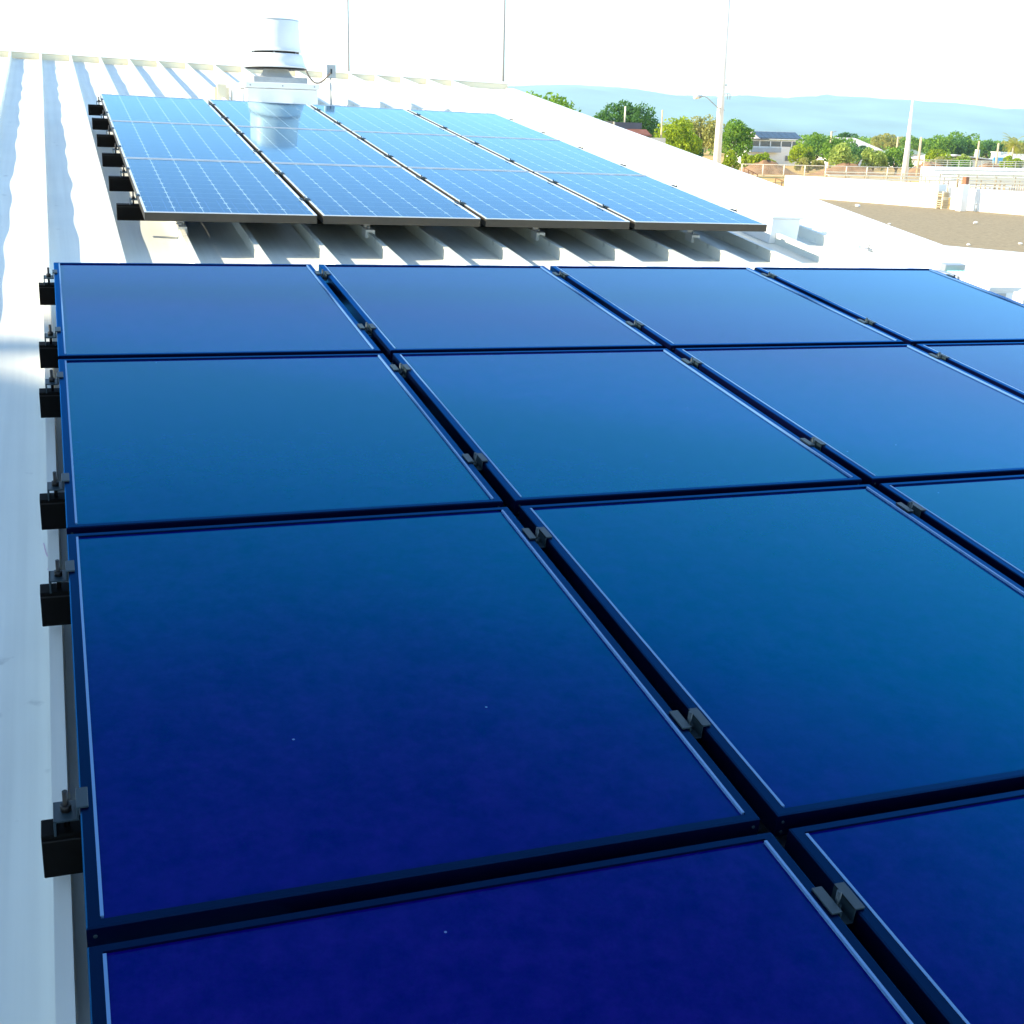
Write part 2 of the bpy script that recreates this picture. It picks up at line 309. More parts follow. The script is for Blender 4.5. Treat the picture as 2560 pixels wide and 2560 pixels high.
# ------------------------------------------------------------------ setting: ground, mountains, haze
GX = 14000
bm = B(); s = 60
vs = [bm.verts.new(p) for p in ((-GX, -2000, 0), (GX, -2000, 0), (GX, GX, 0), (-GX, GX, 0))]; bm.faces.new(vs)
single('ground', bm, 'dirt', None, None, kind='structure')
bm = B(); vs = [bm.verts.new(p) for p in ((60, 60, 0.004), (400, 60, 0.004), (400, 128, 0.004), (60, 150, 0.004))]
bm.free()
random.seed(3)
from mathutils import noise
def mountains():
    bm = B(); nx, ny = 150, 26
    grid = []
    for j in range(ny):
        row = []
        for i in range(nx):
            x = -2500 + 14500 * i / (nx - 1); y = 6800 + 4200 * j / (ny - 1)
            t = j / (ny - 1); env = math.sin(min(1, t * 1.25) * PI * 0.5) if t < 0.8 else 1.0
            ang = x / y * 9000
            top = 352
            n1 = noise.fractal(Vector((x * 0.0006, y * 0.0006, 1.7)), 0.9, 2.1, 6)
            n2 = noise.noise(Vector((x * 0.00035, 3.1, 0.4)))
            n3 = noise.noise(Vector((x * 0.0016, y * 0.0008, 7.7)))
            h = env * (top + 60 * n2 + 80 * n1 + 22 * n3)
            row.append(bm.verts.new((x, y, max(h, -5))))
        grid.append(row)
    for j in range(ny-1):
        for i in range(nx-1):
            f = bm.faces.new((grid[j][i], grid[j][i+1], grid[j+1][i+1], grid[j+1][i])); f.smooth = True
    return bm
M['mount'] = mat('far_mountain_slope', (0.09, 0.14, 0.13), 0.95, 0, 0.1, 0.95, 0.0016, detail=9)
single('mountains', mountains(), 'mount', None, None, kind='structure')
# haze
hm = bpy.data.materials.new('haze_air'); hm.use_nodes = True; nt = hm.node_tree; nt.nodes.remove(nt.nodes['Principled BSDF'])
pv = nt.nodes.new('ShaderNodeVolumePrincipled'); pv.inputs['Color'].default_value = (0.60, 0.90, 1.0, 1)
pv.inputs['Density'].default_value = 0.00012; pv.inputs['Anisotropy'].default_value = 0.0
nt.links.new(pv.outputs[0], nt.nodes['Material Output'].inputs['Volume'])
bm = B(); box(bm, -GX - 100, GX + 100, -2100, GX + 100, -6, 620)
haze = single('haze', bm, hm, None, None, kind='stuff')

# ------------------------------------------------------------------ our building and its roof
PAN = -0.225; RIB = 0.352; RH = 0.07; RIDGE = 12.0
def ridge_y(x): return 11.92 - 0.07 * (x + 0.4)
def edge_x(y): return 5.75 + 0.027 * (y - 1.5)      # right rake edge
bld = thing('roof_building', 'white building with a sloping standing seam metal roof carrying the solar panels', 'building', (0, 0, PAN), roof=True)
# pans: slightly oil-canned sheet
def pan_mesh():
    bm = B(); xs = []
    k0, k1 = -6, 19
    for k in range(k0, k1):
        for t in (0.03, 0.2, 0.35, 0.5, 0.65, 0.8, 0.97): xs.append((k + t) * RIB - 0.017)
    ys = [-8.5 + 0.12 * i for i in range(int((RIDGE + 8.5) / 0.12) + 1)] + [RIDGE]
    grid = []
    for y in ys:
        row = []
        for i, x in enumerate(xs):
            t = ((x + 0.017) / RIB) % 1.0; k = math.floor((x + 0.017) / RIB)
            a = math.sin(PI * t) ** 1
            z = a * (0.0024 * math.sin(y * 7.3 + k * 1.9) + 0.003 * math.sin(y * 3.1 + k * 2.7 + 1) + 0.004 * noise.noise(Vector((k * 3.3, y * 2.0, 0))))
            xx = min(x, edge_x(y) - 0.01)
            row.append(bm.verts.new((xx, y if y < 0 else y * ridge_y(xx) / RIDGE, z if xx == x else 0)))
        grid.append(row)
    for j in range(len(ys)-1):
        for i in range(len(xs)-1):
            if (grid[j][i+1].co - grid[j][i].co).length < 1e-5 and (grid[j+1][i+1].co - grid[j+1][i].co).length < 1e-5: continue
            f = bm.faces.new((grid[j][i], grid[j][i+1], grid[j+1][i+1], grid[j+1][i])); f.smooth = True
    bmesh.ops.remove_doubles(bm, verts=list(bm.verts), dist=1e-5)
    return bm
roof = part('roof', pan_mesh(), 'roof', bld)
def rib(y0, y1):
    bm = B(); prof = [(-0.016, -0.002), (-0.013, 0.004), (-0.011, RH*0.80), (-0.0155, RH*0.83), (-0.0155, RH), (0.012, RH), (0.012, RH*0.83), (0.010, RH*0.80), (0.012, 0.004), (0.016, -0.002)]
    A = [bm.verts.new((x, y0, z)) for x, z in prof]; D = [bm.verts.new((x, y1, z)) for x, z in prof]
    for i in range(len(prof)-1): bm.faces.new((A[i], A[i+1], D[i+1], D[i]))
    bm.faces.new(A); bm.faces.new(D[::-1]); return bm
r0 = None
for k in range(-5, 17):
    x = k * RIB - 0.017
    if k < 16:
        if r0 is None: r0 = part('standing_seam', rib(-8.5, RIDGE), 'roof', roof, (x, 0, 0))
        else:
            c = r0.copy(); C.objects.link(c); c.parent = roof; c.location = (x, 0, 0)
        (r0 if k == -5 else c).scale = (1, ridge_y(x) / RIDGE, 1)
# short seam stubs at the right-hand edge (folded ends of the last two seams)
for (x, y0, y1) in ((4.93, 1.06, 1.46),):
    pass
XR = edge_x(12.0); ya = ridge_y(-2.2); yb = ridge_y(XR + 0.1)
bm = B(); prism(bm, [(-2.2, ya), (XR + 0.02, yb), (XR + 0.02, yb + 0.016), (-2.2, ya + 0.016)], 0.0, RH - 0.003)      # closure under the cap
part('ridge_closure', bm, 'cream', roof)
bm = B(); prism(bm, [(-2.2, ya - 0.012), (XR + 0.11, yb - 0.012), (XR + 0.11, yb + 0.26), (-2.2, ya + 0.26)], RH, RH + 0.010)
part('ridge_cap', bm, 'roof', roof, bevel=0.003)
bm = B(); prism(bm, [(edge_x(1.5)-0.012, 1.55), (edge_x(1.5)+0.11, 1.55), (edge_x(12)+0.11, yb-0.02), (edge_x(12)-0.012, yb-0.02)], -0.12, 0.022)
part('rake_trim', bm, 'white_metal', roof, bevel=0.004)
bm = B(); prism(bm, [(edge_x(-8.5)-0.012, -8.5), (edge_x(-8.5)+0.11, -8.5), (edge_x(.7)+0.11, 0.93), (edge_x(.7)-0.012, 0.93)], -0.12, 0.022)
part('rake_trim', bm, 'white_metal', roof, bevel=0.004)
# projecting flat apron beside the rake with an ochre wall below it
bm = B(); prism(bm, [(5.745, 1.56), (9.6, 0.12), (9.6, -0.50), (5.745, 0.945)], -0.10, 0.026)
part('roof_apron', bm, 'white_metal', roof, bevel=0.004)
bm = B(); prism(bm, [(5.95, 1.40), (9.4, 0.1), (9.4, -0.42), (5.95, 0.86)], -2.6, -0.102)
part('side_wall', bm, 'ochre', bld)
bm = B()
for off in (0, 0.011):
    pipe(bm, [(-0.046+off, -2.33, 0.0), (-0.040+off, -2.39, 0.0005), (-0.031+off, -2.44, 0), (-0.036+off, -2.49, 0.0005), (-0.026+off, -2.54, 0)], 0.0012, 5)
part('crayon_mark', bm, mat('pink_crayon', (0.62, 0.40, 0.55), 0.8), roof)
# walls below
bm = B(); prism(bm, [(-1.9, -8.3), (5.55, -8.3), (5.85, yb + 0.1), (-1.9, ya + 0.1)], -7.0, -0.03)
part('wall', bm, 'white', bld)
bm = B()
vs = [bm.verts.new(p) for p in ((-2.1, ya+0.24, RH+0.003), (XR+0.1, yb+0.24, RH+0.003), (XR+0.1, yb+8, -2.9), (-2.1, ya+8, -2.9))]; bm.faces.new(vs)
part('rear_roof_slope', bm, 'roof', roof)

# ------------------------------------------------------------------ near array: 4 x 4 plain thin-film panels
W = 1.135; D = 1.3729; GAP = 0.0175
def near_panel():
    w, d, h = W - 2*GAP, D - 2*GAP, 0.046; fw = 0.021
    t = thing('solar_panel', 'x', 'solar panel')
    bm = B(); x, y = w/2, d/2
    outer = [(-x,-y),(x,-y),(x,y),(-x,y)]; inner = [(-x+fw,-y+fw*0.75),(x-fw,-y+fw*0.75),(x-fw,y-fw*0.75),(-x+fw,y-fw*0.75)]
    def ring(pts, z): return [bm.verts.new((a, b, z)) for a, b in pts]
    ch = 0.0025
    oc = [(a - math.copysign(ch, a), b - math.copysign(ch, b)) for a, b in outer]
    R = [ring(inner, -h), ring(outer, -h), ring(outer, -ch), ring(oc, 0), ring(inner, 0), ring(inner, -0.006)]
    for A, Bq in zip(R, R[1:]):
        for i in range(4): bm.faces.new((A[i], A[(i+1)%4], Bq[(i+1)%4], Bq[i]))
    part('frame', bm, 'frame', t)
    bm = B(); box(bm, -x+fw, x-fw, -y+fw*0.75, y-fw*0.75, -0.009, -0.0045); part('glass', bm, 'film', t)
    for s in (-1, 1):                                                 # thin raised lip along each long side
        bm = B(); a, b = sorted((s*(x-fw+0.0008), s*(x-fw-0.0042))); box(bm, a, b, -y+fw, y-fw, -0.0044, 0.0012)
        part('edge_lip', bm, 'trim', t)
    for s in (-1, 1):
        for zz in (-0.016, -0.037):
            bm = B(); tube(bm, (s*(x-0.012), -y-0.0015, zz), (s*(x-0.012), -y+0.001, zz), 0.003, n=8); part('corner_screw', bm, 'alu', t)
    bm = B(); box(bm, -0.06, 0.06, 0.3, 0.42, -0.035, -0.010); part('junction_box', bm, 'black', t)
    return t
rows = ['back row', 'second row from back', 'third row from back', 'row nearest the camera']
cols = ['leftmost', 'second from left', 'third from left', 'rightmost']
def ctr(i, j): return ((i + 0.5) * W, -(j + 0.5) * D, 0.0)
np0 = near_panel()
for j in range(4):
    for i in range(4):
        lab = 'plain dark blue near array panel, %s in the %s' % (cols[i], rows[j])
        if i == 0 and j == 0: place(np0, ctr(0, 0), True); np0['label'] = lab; np0['group'] = 'plain dark panels of the near array'
        else: dup(np0, ctr(i, j), True, label=lab)

# rail with clamps, bolts and seam feet as its parts
def rail(x0, x1, gaps, xe_l, xe_r, feet, yc, z=-0.0475, h=0.085, dep=0.046):
    t = thing('mounting_rail', 'x', 'mounting rail')
    bm = B(); box(bm, x0, x1, -dep/2, dep/2, -h, 0)
    part('beam', bm, 'frame_side', t, bevel=0.0015)
    bm = B(); box(bm, x0+0.001, x1-0.001, -dep/2-0.0025, -dep/2-0.0005, -0.012, -0.009); part('beam_groove', bm, 'black', t)
    for gx in gaps:
        bm = B(); hw = 0.0175; L = 0.030; zt = 0.0475
        for s in (-1, 1):
            a, b = sorted((s*(hw-0.006), s*(hw+0.013))); box(bm, a, b, -L, L, zt+0.001, zt+0.005)
            a, b = sorted((s*(hw-0.006), s*(hw-0.003))); box(bm, a, b, -L, L, zt-0.022, zt+0.005)
        box(bm, -hw+0.003, hw-0.003, -L, L, zt-0.025, zt-0.022)
        c = part('mid_clamp', bm, 'alu', t, (gx, 0, 0), bevel=0.0006)
        bm = B(); tube(bm, (0, 0, 0.0), (0, 0, zt+0.018), 0.0042, n=8); tube(bm, (0, 0, zt-0.022), (0, 0, zt-0.010), 0.009, n=6)
        part('bolt', bm, 'alu', c)
    for xe, s in ((xe_l, -1), (xe_r, 1)):
        if xe is None: continue
        bm = B(); L = 0.026; zt = 0.0475
        a, b = sorted((xe + s*0.003, xe - s*0.013)); box(bm, a, b, -L, L, zt+0.001, zt+0.005)
        a, b = sorted((xe + s*0.002, xe + s*0.006)); box(bm, a, b, -L, L, zt-0.018, zt+0.005)
        a, b = sorted((xe + s*0.002, xe + s*0.042)); box(bm, a, b, -L, L, zt-0.022, zt-0.018)
        a, b = sorted((xe + s*0.038, xe + s*0.042)); box(bm, a, b, -L, L, -0.001, zt-0.018)
        c = part('end_clamp', bm, 'alu', t, bevel=0.0006)
        bm = B(); tube(bm, (xe + s*0.022, 0, 0.0), (xe + s*0.022, 0, zt + (0.020 if s < 0 else 0.006)), 0.0045, n=8); tube(bm, (xe + s*0.022, 0, zt-0.018), (xe + s*0.022, 0, zt-0.006), 0.009, n=6)
        part('bolt', bm, 'black', c)
    for fx in feet:
        bm = B(); zr = PAN + RH - z
        box(bm, -0.028, 0.028, -dep/2-0.10, -dep/2-0.004, zr-0.035, zr+0.014)
        box(bm, -0.020, 0.020, -dep/2-0.010, -dep/2-0.004, zr+0.010, -0.02)
        f = part('seam_clamp_foot', bm, 'white_metal', t, (fx, 0, 0), bevel=0.002)
        bm = B(); tube(bm, (0, -dep/2-0.055, zr+0.010), (0, -dep/2-0.055, zr+0.028), 0.009, n=6); tube(bm, (0, -dep/2-0.017, -0.045), (0, -dep/2-0.008, -0.045), 0.010, n=6)
        part('bolt', bm, 'galv', f)
    return t
z_r = -0.0475
gaps = [W, 2*W, 3*W]
ribx = [k * RIB - 0.017 for k in (1, 4, 7, 10, 12)]
nr = rail(-0.045, 4*W + 0.04, gaps, GAP, 4*W-GAP, ribx, 0)
first = True
for j in range(4):
    for q, off in enumerate((0.195, 1.05)):
        y = -j*D - off
        lab = 'black rail under the near array %s, %s of the two' % (rows[j], 'farther' if q == 0 else 'nearer')
        if first: place(nr, (0, y, z_r), True); nr['label'] = lab; nr['group'] = 'rails of the near array'; first = False
        else: dup(nr, (0, y, z_r), True, label=lab)

# ------------------------------------------------------------------ far array: 4 x 3 crystalline panels
FW, FD, FX, FY = 0.9303, 1.7623, 0.4537, 1.1075
def far_panel():
    w, d, h = FW - 0.034, FD - 0.026, 0.046; fw = 0.011
    t = thing('solar_panel', 'x', 'solar panel')
    bm = B(); x, y = w/2, d/2
    outer = [(-x,-y),(x,-y),(x,y),(-x,y)]; inner = [(-x+fw,-y+fw),(x-fw,-y+fw),(x-fw,y-fw),(-x+fw,y-fw)]
    def ring(pts, z): return [bm.verts.new((a, b, z)) for a, b in pts]
    R = [ring(inner, -h), ring(outer, -h), ring(outer, -0.0035)]
    for A, Bq in zip(R, R[1:]):
        for i in range(4): bm.faces.new((A[i], A[(i+1)%4], Bq[(i+1)%4], Bq[i]))
    part('frame', bm, 'far_frame', t)
    bm = B(); R = [ring(outer, -0.0034), ring(outer, 0), ring(inner, 0), ring(inner, -0.008)]
    for A, Bq in zip(R, R[1:]):
        for i in range(4): bm.faces.new((A[i], A[(i+1)%4], Bq[(i+1)%4], Bq[i]))
    part('frame_lip', bm, 'silver_lip', t)
    bm = B(); box(bm, -x+fw, x-fw, -y+fw, y-fw, -0.009, -0.003); part('glass', bm, 'cells', t)
    bm = B(); box(bm, -0.07, 0.07, 0.55, 0.70, -0.036, -0.010); part('junction_box', bm, 'black', t)
    return t
fp0 = far_panel()
frow = ['front row', 'middle row', 'back row']
for j in range(3):
    for i in range(4):
        loc = (FX + (i+0.5)*FW, FY + (j+0.5)*FD, 0)
        lab = 'gridded light blue far array panel, %s in the %s' % (cols[i], frow[j])
        if i == 0 and j == 0: place(fp0, loc, True); fp0['label'] = lab; fp0['group'] = 'gridded panels of the far array'
        else: dup(fp0, loc, True, label=lab)
fr = rail(FX - 0.10, FX + 4*FW + 0.03, [FX + k*FW for k in (1, 2, 3)], FX + 0.011, FX + 4*FW - 0.011, [k*RIB - 0.017 for k in (2, 5, 8, 11)], 0)
first = True
for j in range(3):
    for q, off in enumerate((0.46, 1.33)):
        y = FY + j*FD + off
        lab = 'dark rail under the far array %s, %s of the two' % (frow[j], 'nearer' if q == 0 else 'farther')
        if first: place(fr, (0, y, z_r), True); fr['label'] = lab; fr['group'] = 'rails of the far array'; first = False
        else: dup(fr, (0, y, z_r), True, label=lab)

# ------------------------------------------------------------------ rooftop exhaust fan
fx, fy = 2.325, 8.2
fan = thing('exhaust_fan', 'large white round exhaust fan on a square curb behind the far panels', 'exhaust fan', ROOF @ Vector((fx, fy, PAN)))
bm = B(); box(bm, -0.365, 0.365, -0.36, 0.36, -0.10, 0.155); part('curb', bm, 'white_metal', fan, bevel=0.004)
bm = B(); box(bm, -0.385, 0.385, -0.38, 0.38, 0.158, 0.215); part('curb_cap', bm, 'white_metal', fan, bevel=0.005)
for a in (-0.33, 0.0, 0.33):
    bm = B(); tube(bm, (a, -0.384, 0.185), (a, -0.380, 0.185), 0.008, n=8); part('cap_screw', bm, 'galv', fan)
bm = B(); box(bm, -0.28, 0.28, -0.28, 0.28, 0.217, 0.275); part('base_plate', bm, 'galv', fan, bevel=0.004)
bm = B(); lathe(bm, [(0.20, 0.275), (0.16, 0.30), (0.135, 0.34), (0.135, 0.375)]); part('neck', bm, 'fan', fan)
bm = B(); lathe(bm, [(0.10, 0.360), (0.318, 0.360), (0.318, 0.369), (0.10, 0.370)], 56); part('underside_shade', bm, 'black', fan)  # black ring stands in for the shade line under the wind band
bm = B(); lathe(bm, [(0.10, 0.371), (0.322, 0.371), (0.326, 0.378), (0.322, 0.386), (0.307, 0.394), (0.295, 0.44), (0.280, 0.50), (0.262, 0.512), (0.12, 0.514)], 56); part('wind_band', bm, 'fan', fan)
bm = B(); lathe(bm, [(0.10, 0.514), (0.243, 0.516), (0.243, 0.530), (0.10, 0.531)], 56); part('air_gap', bm, 'black', fan)
bm = B(); lathe(bm, [(0.10, 0.531), (0.272, 0.532), (0.274, 0.540), (0.262, 0.552), (0.260, 0.58), (0.252, 0.74), (0.248, 0.832), (0.240, 0.846), (0.0005, 0.850)], 56); part('motor_hood', bm, 'fan', fan)
bm = B(); lathe(bm, [(0.10, 0.851), (0.243, 0.8465), (0.250, 0.842), (0.250, 0.834)], 56); part('top_rim', bm, 'galv', fan)
for a in range(6):
    bm = B(); th = a*PI/3 + 0.3; tube(bm, (0.248*math.cos(th), 0.248*math.sin(th), 0.505), (0.248*math.cos(th), 0.248*math.sin(th), 0.56), 0.006, n=6); part('hood_bolt', bm, 'galv', fan)
# cable from the fan to the switch post
P1 = ROOF @ Vector((2.58, 7.95, 0.17)); P2 = ROOF @ Vector((2.83, 7.9, 0.16))
base = ROOF @ Vector((fx, fy, PAN))
def sag(a, b, drop, n=16):
    return [a.lerp(b, i/n) - Vector((0, 0, drop*math.sin(PI*(i/n)**0.8))) for i in range(n+1)]
bm = B(); pts = [p - P1 for p in sag(P1, P2, 0.12)]; pipe(bm, pts, 0.008)
single('flexible_conduit', bm, 'cable', 'dark flexible conduit drooping from the exhaust fan to the switch post', 'cable', P1)
pb = ROOF @ Vector((2.845, 7.9, PAN))
post = thing('switch_post', 'thin post holding a small grey switch box right of the exhaust fan', 'switch post', pb)
bm = B(); tube(bm, (0, 0, -0.01), (0, 0, 0.46), 0.009, n=8); part('post', bm, 'galv', post)
bm = B(); box(bm, -0.035, 0.05, -0.03, 0.025, 0.33, 0.46); part('switch_box', bm, 'galv', post, bevel=0.004)
bm = B(); box(bm, -0.055, -0.038, -0.032, 0.02, 0.335, 0.465); part('box_door', bm, 'white_metal', post, bevel=0.003)
bm = B(); box(bm, -0.006, 0.008, -0.045, -0.031, 0.37, 0.42); part('switch_lever', bm, 'alu', post)
# small cream vent hood left of the fan
hood = thing('vent_hood', 'small rounded cream vent hood standing left of the exhaust fan', 'vent', ROOF @ Vector((1.735, 8.1, PAN)))
bm = B(); box(bm, -0.075, 0.075, -0.07, 0.07, -0.02, 0.19); part('hood_body', bm, 'cream', hood, bevel=0.03, seg=4)
bm = B(); box(bm, -0.09, 0.09, -0.085, 0.085, -0.03, 0.012); part('hood_flashing', bm, 'white_metal', hood, bevel=0.004)
bm = B(); box(bm, 0.10, 0.145, -0.05, 0.05, -0.03, 0.20); part('side_duct', bm, 'white_metal', hood, bevel=0.008)

# ------------------------------------------------------------------ fittings right of the arrays
jb = thing('junction_box', 'grey lidded junction box on the roof at the right corner of the far array', 'junction box', (4.60, 1.78, PAN), roof=True)
bm = B(); box(bm, -0.10, 0.115, -0.16, 0.22, 0.0, 0.165); part('box_body', bm, 'white_metal', jb, bevel=0.004)
bm = B(); box(bm, -0.112, 0.130, -0.172, 0.232, 0.166, 0.182); part('lid', bm, 'white_metal', jb, bevel=0.004)
bm = B()
pipe(bm, [(0.0, 0, 0), (0.17, 0.02, 0.0), (0.30, 0.05, -0.01), (0.40, 0.0, -0.03)], 0.013)
single('roof_conduit', bm, 'white_metal', 'short white conduit leaving the lidded junction box to the right', 'conduit', (4.73, 1.90, PAN + 0.045), roof=True)
bm = B(); box(bm, -0.02, 0.02, -0.16, 0.16, 0, 0.085)
single('seam_cover', bm, 'white_metal', 'short white folded seam cover right of the lidded junction box', 'seam cover', (4.93, 1.38, PAN), roof=True, bevel=0.008)
bm = B(); tube(bm, (0, 0, 0), (0, 0, 0.02), 0.028, n=12); tube(bm, (0, 0, 0.02), (0.004, 0, 0.075), 0.005, n=6)
single('roof_bolt', bm, 'galv', 'lone small metal bolt on the white roof near its right edge', 'bolt', (5.15, 1.42, PAN), roof=True)
cb = thing('combiner_box', 'grey wiring box with a flared lid by the right edge of the near array', 'junction box', (4.735, -0.26, PAN), roof=True)
bm = B(); box(bm, 0.0, 0.175, 0.0, 0.30, 0.0, 0.158); part('box_body', bm, 'white_metal', cb, bevel=0.004)
bm = B()
A = [bm.verts.new(p) for p in ((-0.008,-0.008,0.159),(0.183,-0.008,0.159),(0.183,0.308,0.159),(-0.008,0.308,0.159))]
E2 = [bm.verts.new(p) for p in ((-0.012,-0.022,0.186),(0.208,-0.022,0.186),(0.208,0.322,0.186),(-0.012,0.322,0.186))]
bm.faces.new(A[::-1]); bm.faces.new(E2)
for i in range(4): bm.faces.new((A[i], A[(i+1)%4], E2[(i+1)%4], E2[i]))
part('lid', bm, 'white_metal', cb)
bm = B(); box(bm, 0.012, 0.12, -0.004, -0.002, 0.02, 0.10); box(bm, 0.012, 0.12, -0.004, -0.002, 0.106, 0.148); part('vent_panel', bm, 'galv', cb)
ct = thing('cable_bracket', 'grey bracket with pale cyan cables looping below it beside the near array', 'cable bracket', (4.80, 0.22, PAN + 0.055), roof=True)
bm = B(); box(bm, 0.0, 0.14, -0.02, 0.03, 0.095, 0.140); part('bracket', bm, 'galv', ct, bevel=0.003)
bm = B(); box(bm, 0.01, 0.13, -0.014, 0.024, -0.055, 0.094); part('terminal_block', bm, 'black', ct)
random.seed(8)
for k in range(5):
    bm = B(); x = 0.02 + 0.025*k
    pipe(bm, [(x, -0.016, 0.098), (x+0.004, -0.04, 0.105), (x+0.008, -0.08, 0.10), (x+0.010, -0.12, 0.085), (x+0.004, -0.15, 0.05)], 0.0075)
    part('cable', bm, 'cyan', ct)
bm = B(); box(bm, -0.075, 0.075, -0.02, 0.02, 0, 0.02)
single('splice_plate', bm, 'galv', 'small brownish metal splice plate lying at the edge of the near array', 'metal plate', (4.70, 0.05, -0.06), roof=True, rz=-1.2, bevel=0.002)

# ------------------------------------------------------------------ unseen gabled block added on the left, outline shaped to throw the shade
tw = thing('shade_caster', 'unseen white gabled block added left of the roof to shade the near roof sheets', 'building', (0, 0, 0))
prof = [(0.75, 4.9), (0.17, 5.44), (-0.2, 5.79), (-1.08, 6.72), (-2.5, 7.9), (-8.0, 12.4), (-20, 12.4)]
pr = [ROOF @ Vector((-24, y, z)) + Vector((-0.0, 0, 0)) for y, z in [(q[0] + 0.22*(12/2.1), q[1] + 12/2.1) for q in prof]]
def wing(bm, x0, x1, grow, zlo=None):
    top = [(p.y + grow, p.z + grow) for p in pr]
    poly = top + ([(pr[-1].y, 0), (pr[0].y, 0)] if zlo is None else [(p.y - 0.1, p.z + 0.02) for p in pr[::-1]])
    A = [bm.verts.new((x0, y, z)) for y, z in poly]; E3 = [bm.verts.new((x1, y, z)) for y, z in poly]; n = len(poly)
    bm.faces.new(A); bm.faces.new(E3[::-1])
    for i in range(n): bm.faces.new((A[i], A[(i+1)%n], E3[(i+1)%n], E3[i]))
bm = B(); wing(bm, -27, -24, 0); part('wall', bm, 'white', tw)
bm = B(); wing(bm, -27.4, -23.6, 0.06, 1); part('roof', bm, 'roof', tw)
fl = Vector((-24, 0.53, 0))
bm = B(); tube(bm, (0, 0, 0), (0, 0, 22), 0.13, n=16)  # unseen pole added to cast a soft shadow band on the roof
single('shadow_pole', bm, 'galv', 'tall round pole added unseen left of the roof for its shadow band', 'shadow pole', (fl.x, fl.y, 0))

# ------------------------------------------------------------------ neighbouring gravel roof and parapet
nb = thing('neighbour_building', 'low building with a flat tan gravel roof and a white parapet beyond the roof edge', 'building', (0, 0, 0))
bm = B(); prism(bm, [(6.6, -6), (26.4, -6), (21.75, 29.3), (6.6, 29.3)], 0.0, 3.4); part('wall', bm, 'white', nb)
bm = B(); vs = [bm.verts.new(p) for p in ((6.6, -6, 3.404), (26.4, -6, 3.404), (21.75, 29.3, 3.404), (6.6, 29.3, 3.404))]; bm.faces.new(vs); part('gravel_roof', bm, 'gravel', nb)
def wallseg(a, b, z0, z1, th=0.3):
    a = Vector(a); b = Vector(b); d = (b-a).normalized(); n = Vector((-d.y, d.x)); n = n if n.x > 0 else -n
    bm = B(); prism(bm, [a, b, b+n*th, a+n*th], z0, z1); return bm
PA = [(21.72, 29.29), (22.55, 22.88), (22.66, 22.45), (22.87, 19.81), (23.48, 14.67), (26.0, -5.5)]
part('parapet', wallseg(PA[0], PA[1], 3.3, 4.03), 'white', nb)
part('parapet', wallseg(PA[2], PA[5], 3.3, 3.96), 'white', nb)
bm = B(); prism(bm, [(21.72, 29.29), (22.02, 29.29), (22.1, 29.0), (21.8, 29.0)], 3.3, 4.04); bm.free()
random.seed(5)
for x, y, r, lab in ((20.36, 23.34, 0.07, 'pale stone on the gravel roof, the one nearest the parapet corner'), (16.54, 16.69, 0.035, 'small pale stone on the gravel roof near the metal roof edge'),
                     (18.88, 16.84, 0.06, 'pale stone in the middle of the gravel roof'), (14.6, 11.83, 0.035, 'small pale stone on the near part of the gravel roof'), (15.75, 11.89, 0.04, 'pale stone on the gravel roof at the right picture edge')):
    bm = B(); bmesh.ops.create_icosphere(bm, subdivisions=1, radius=r)
    for v in bm.verts: v.co *= random.uniform(0.75, 1.2); v.co.z *= 0.6
    single('pale_stone', bm, 'white', lab, 'stone', (x, y, 3.41 + r*0.4), group='pale stones on the gravel roof')
# stacked timber slats in the parapet gap
st = thing('slat_stack', 'stack of brown timber slats in the gap of the white parapet', 'slat stack', (22.58, 22.70, 3.404))
for k in range(6):
    bm = B(); z = 0.03 + k*0.055 + (0.07 if k > 3 else 0)
    box(bm, -0.10, 0.10, -0.15 + random.uniform(-.02,.02), 0.15 + random.uniform(-.02,.02), z, z+0.028); part('slat', bm, 'wood', st)
bm = B()
for y in (-0.11, 0.11): box(bm, -0.09, 0.09, y-0.02, y+0.02, 0.0, 0.45)
part('bearer', bm, 'cream', st)
bm = B(); box(bm, -0.11, 0.11, -0.10, 0.10, 0, 0.68)
wp = thing('white_pier', 'white square pier with a rusty orange cap at the parapet', 'pier', (22.3, 21.55, 3.404))
part('shaft', bm, 'white', wp, bevel=0.01)
bm = B(); box(bm, -0.02, 0.09, -0.07, 0.07, 0.68, 0.87); part('cap', bm, 'rust', wp, bevel=0.01)
bm = B(); tube(bm, (0, 0, 0), (0, 0, 0.20), 0.018, n=8); tube(bm, (0, 0, 0.2), (0, 0, 0.23), 0.03, n=8)
single('pipe_stub', bm, 'galv', 'thin grey pipe stub standing on the gravel roof before the parapet', 'pipe', (22.4, 21.1, 3.404))

# ------------------------------------------------------------------ poles
def lightpole(name, label, x, y, z0, top, r0, r1, m='pole_white', steps=True):
    t = thing(name, label, 'light pole', (x, y, 0))
    bm = B(); tube(bm, (0, 0, 0), (0, 0, top), r0, r1, n=20); part('shaft', bm, m, t)
    if steps:
        bm = B(); n = int((top - 2) / 0.75)
        for k in range(n):
            z = 2 + k*0.75; r = r0 + (r1-r0)*z/top
            tube(bm, (r-0.01, -0.03, z), (r+0.045, -0.05, z), 0.014, n=6)
        part('climbing_steps', bm, 'galv', t)
    return t
lightpole('light_pole', 'very thin distant light pole rising behind the ridge beside the exhaust fan', 32.1, 138.8, 0, 25, 0.13, 0.09, 'pole_grey')
lightpole('light_pole', 'thin light pole rising at the right end of the roof ridge', 42.4, 115.7, 0, 24, 0.15, 0.10, 'pole_grey')
mp = lightpole('light_pole', 'tall thick white light pole with a lamp arm, standing among the trees', 31.75, 52, 0, 15.5, 0.24, 0.07)
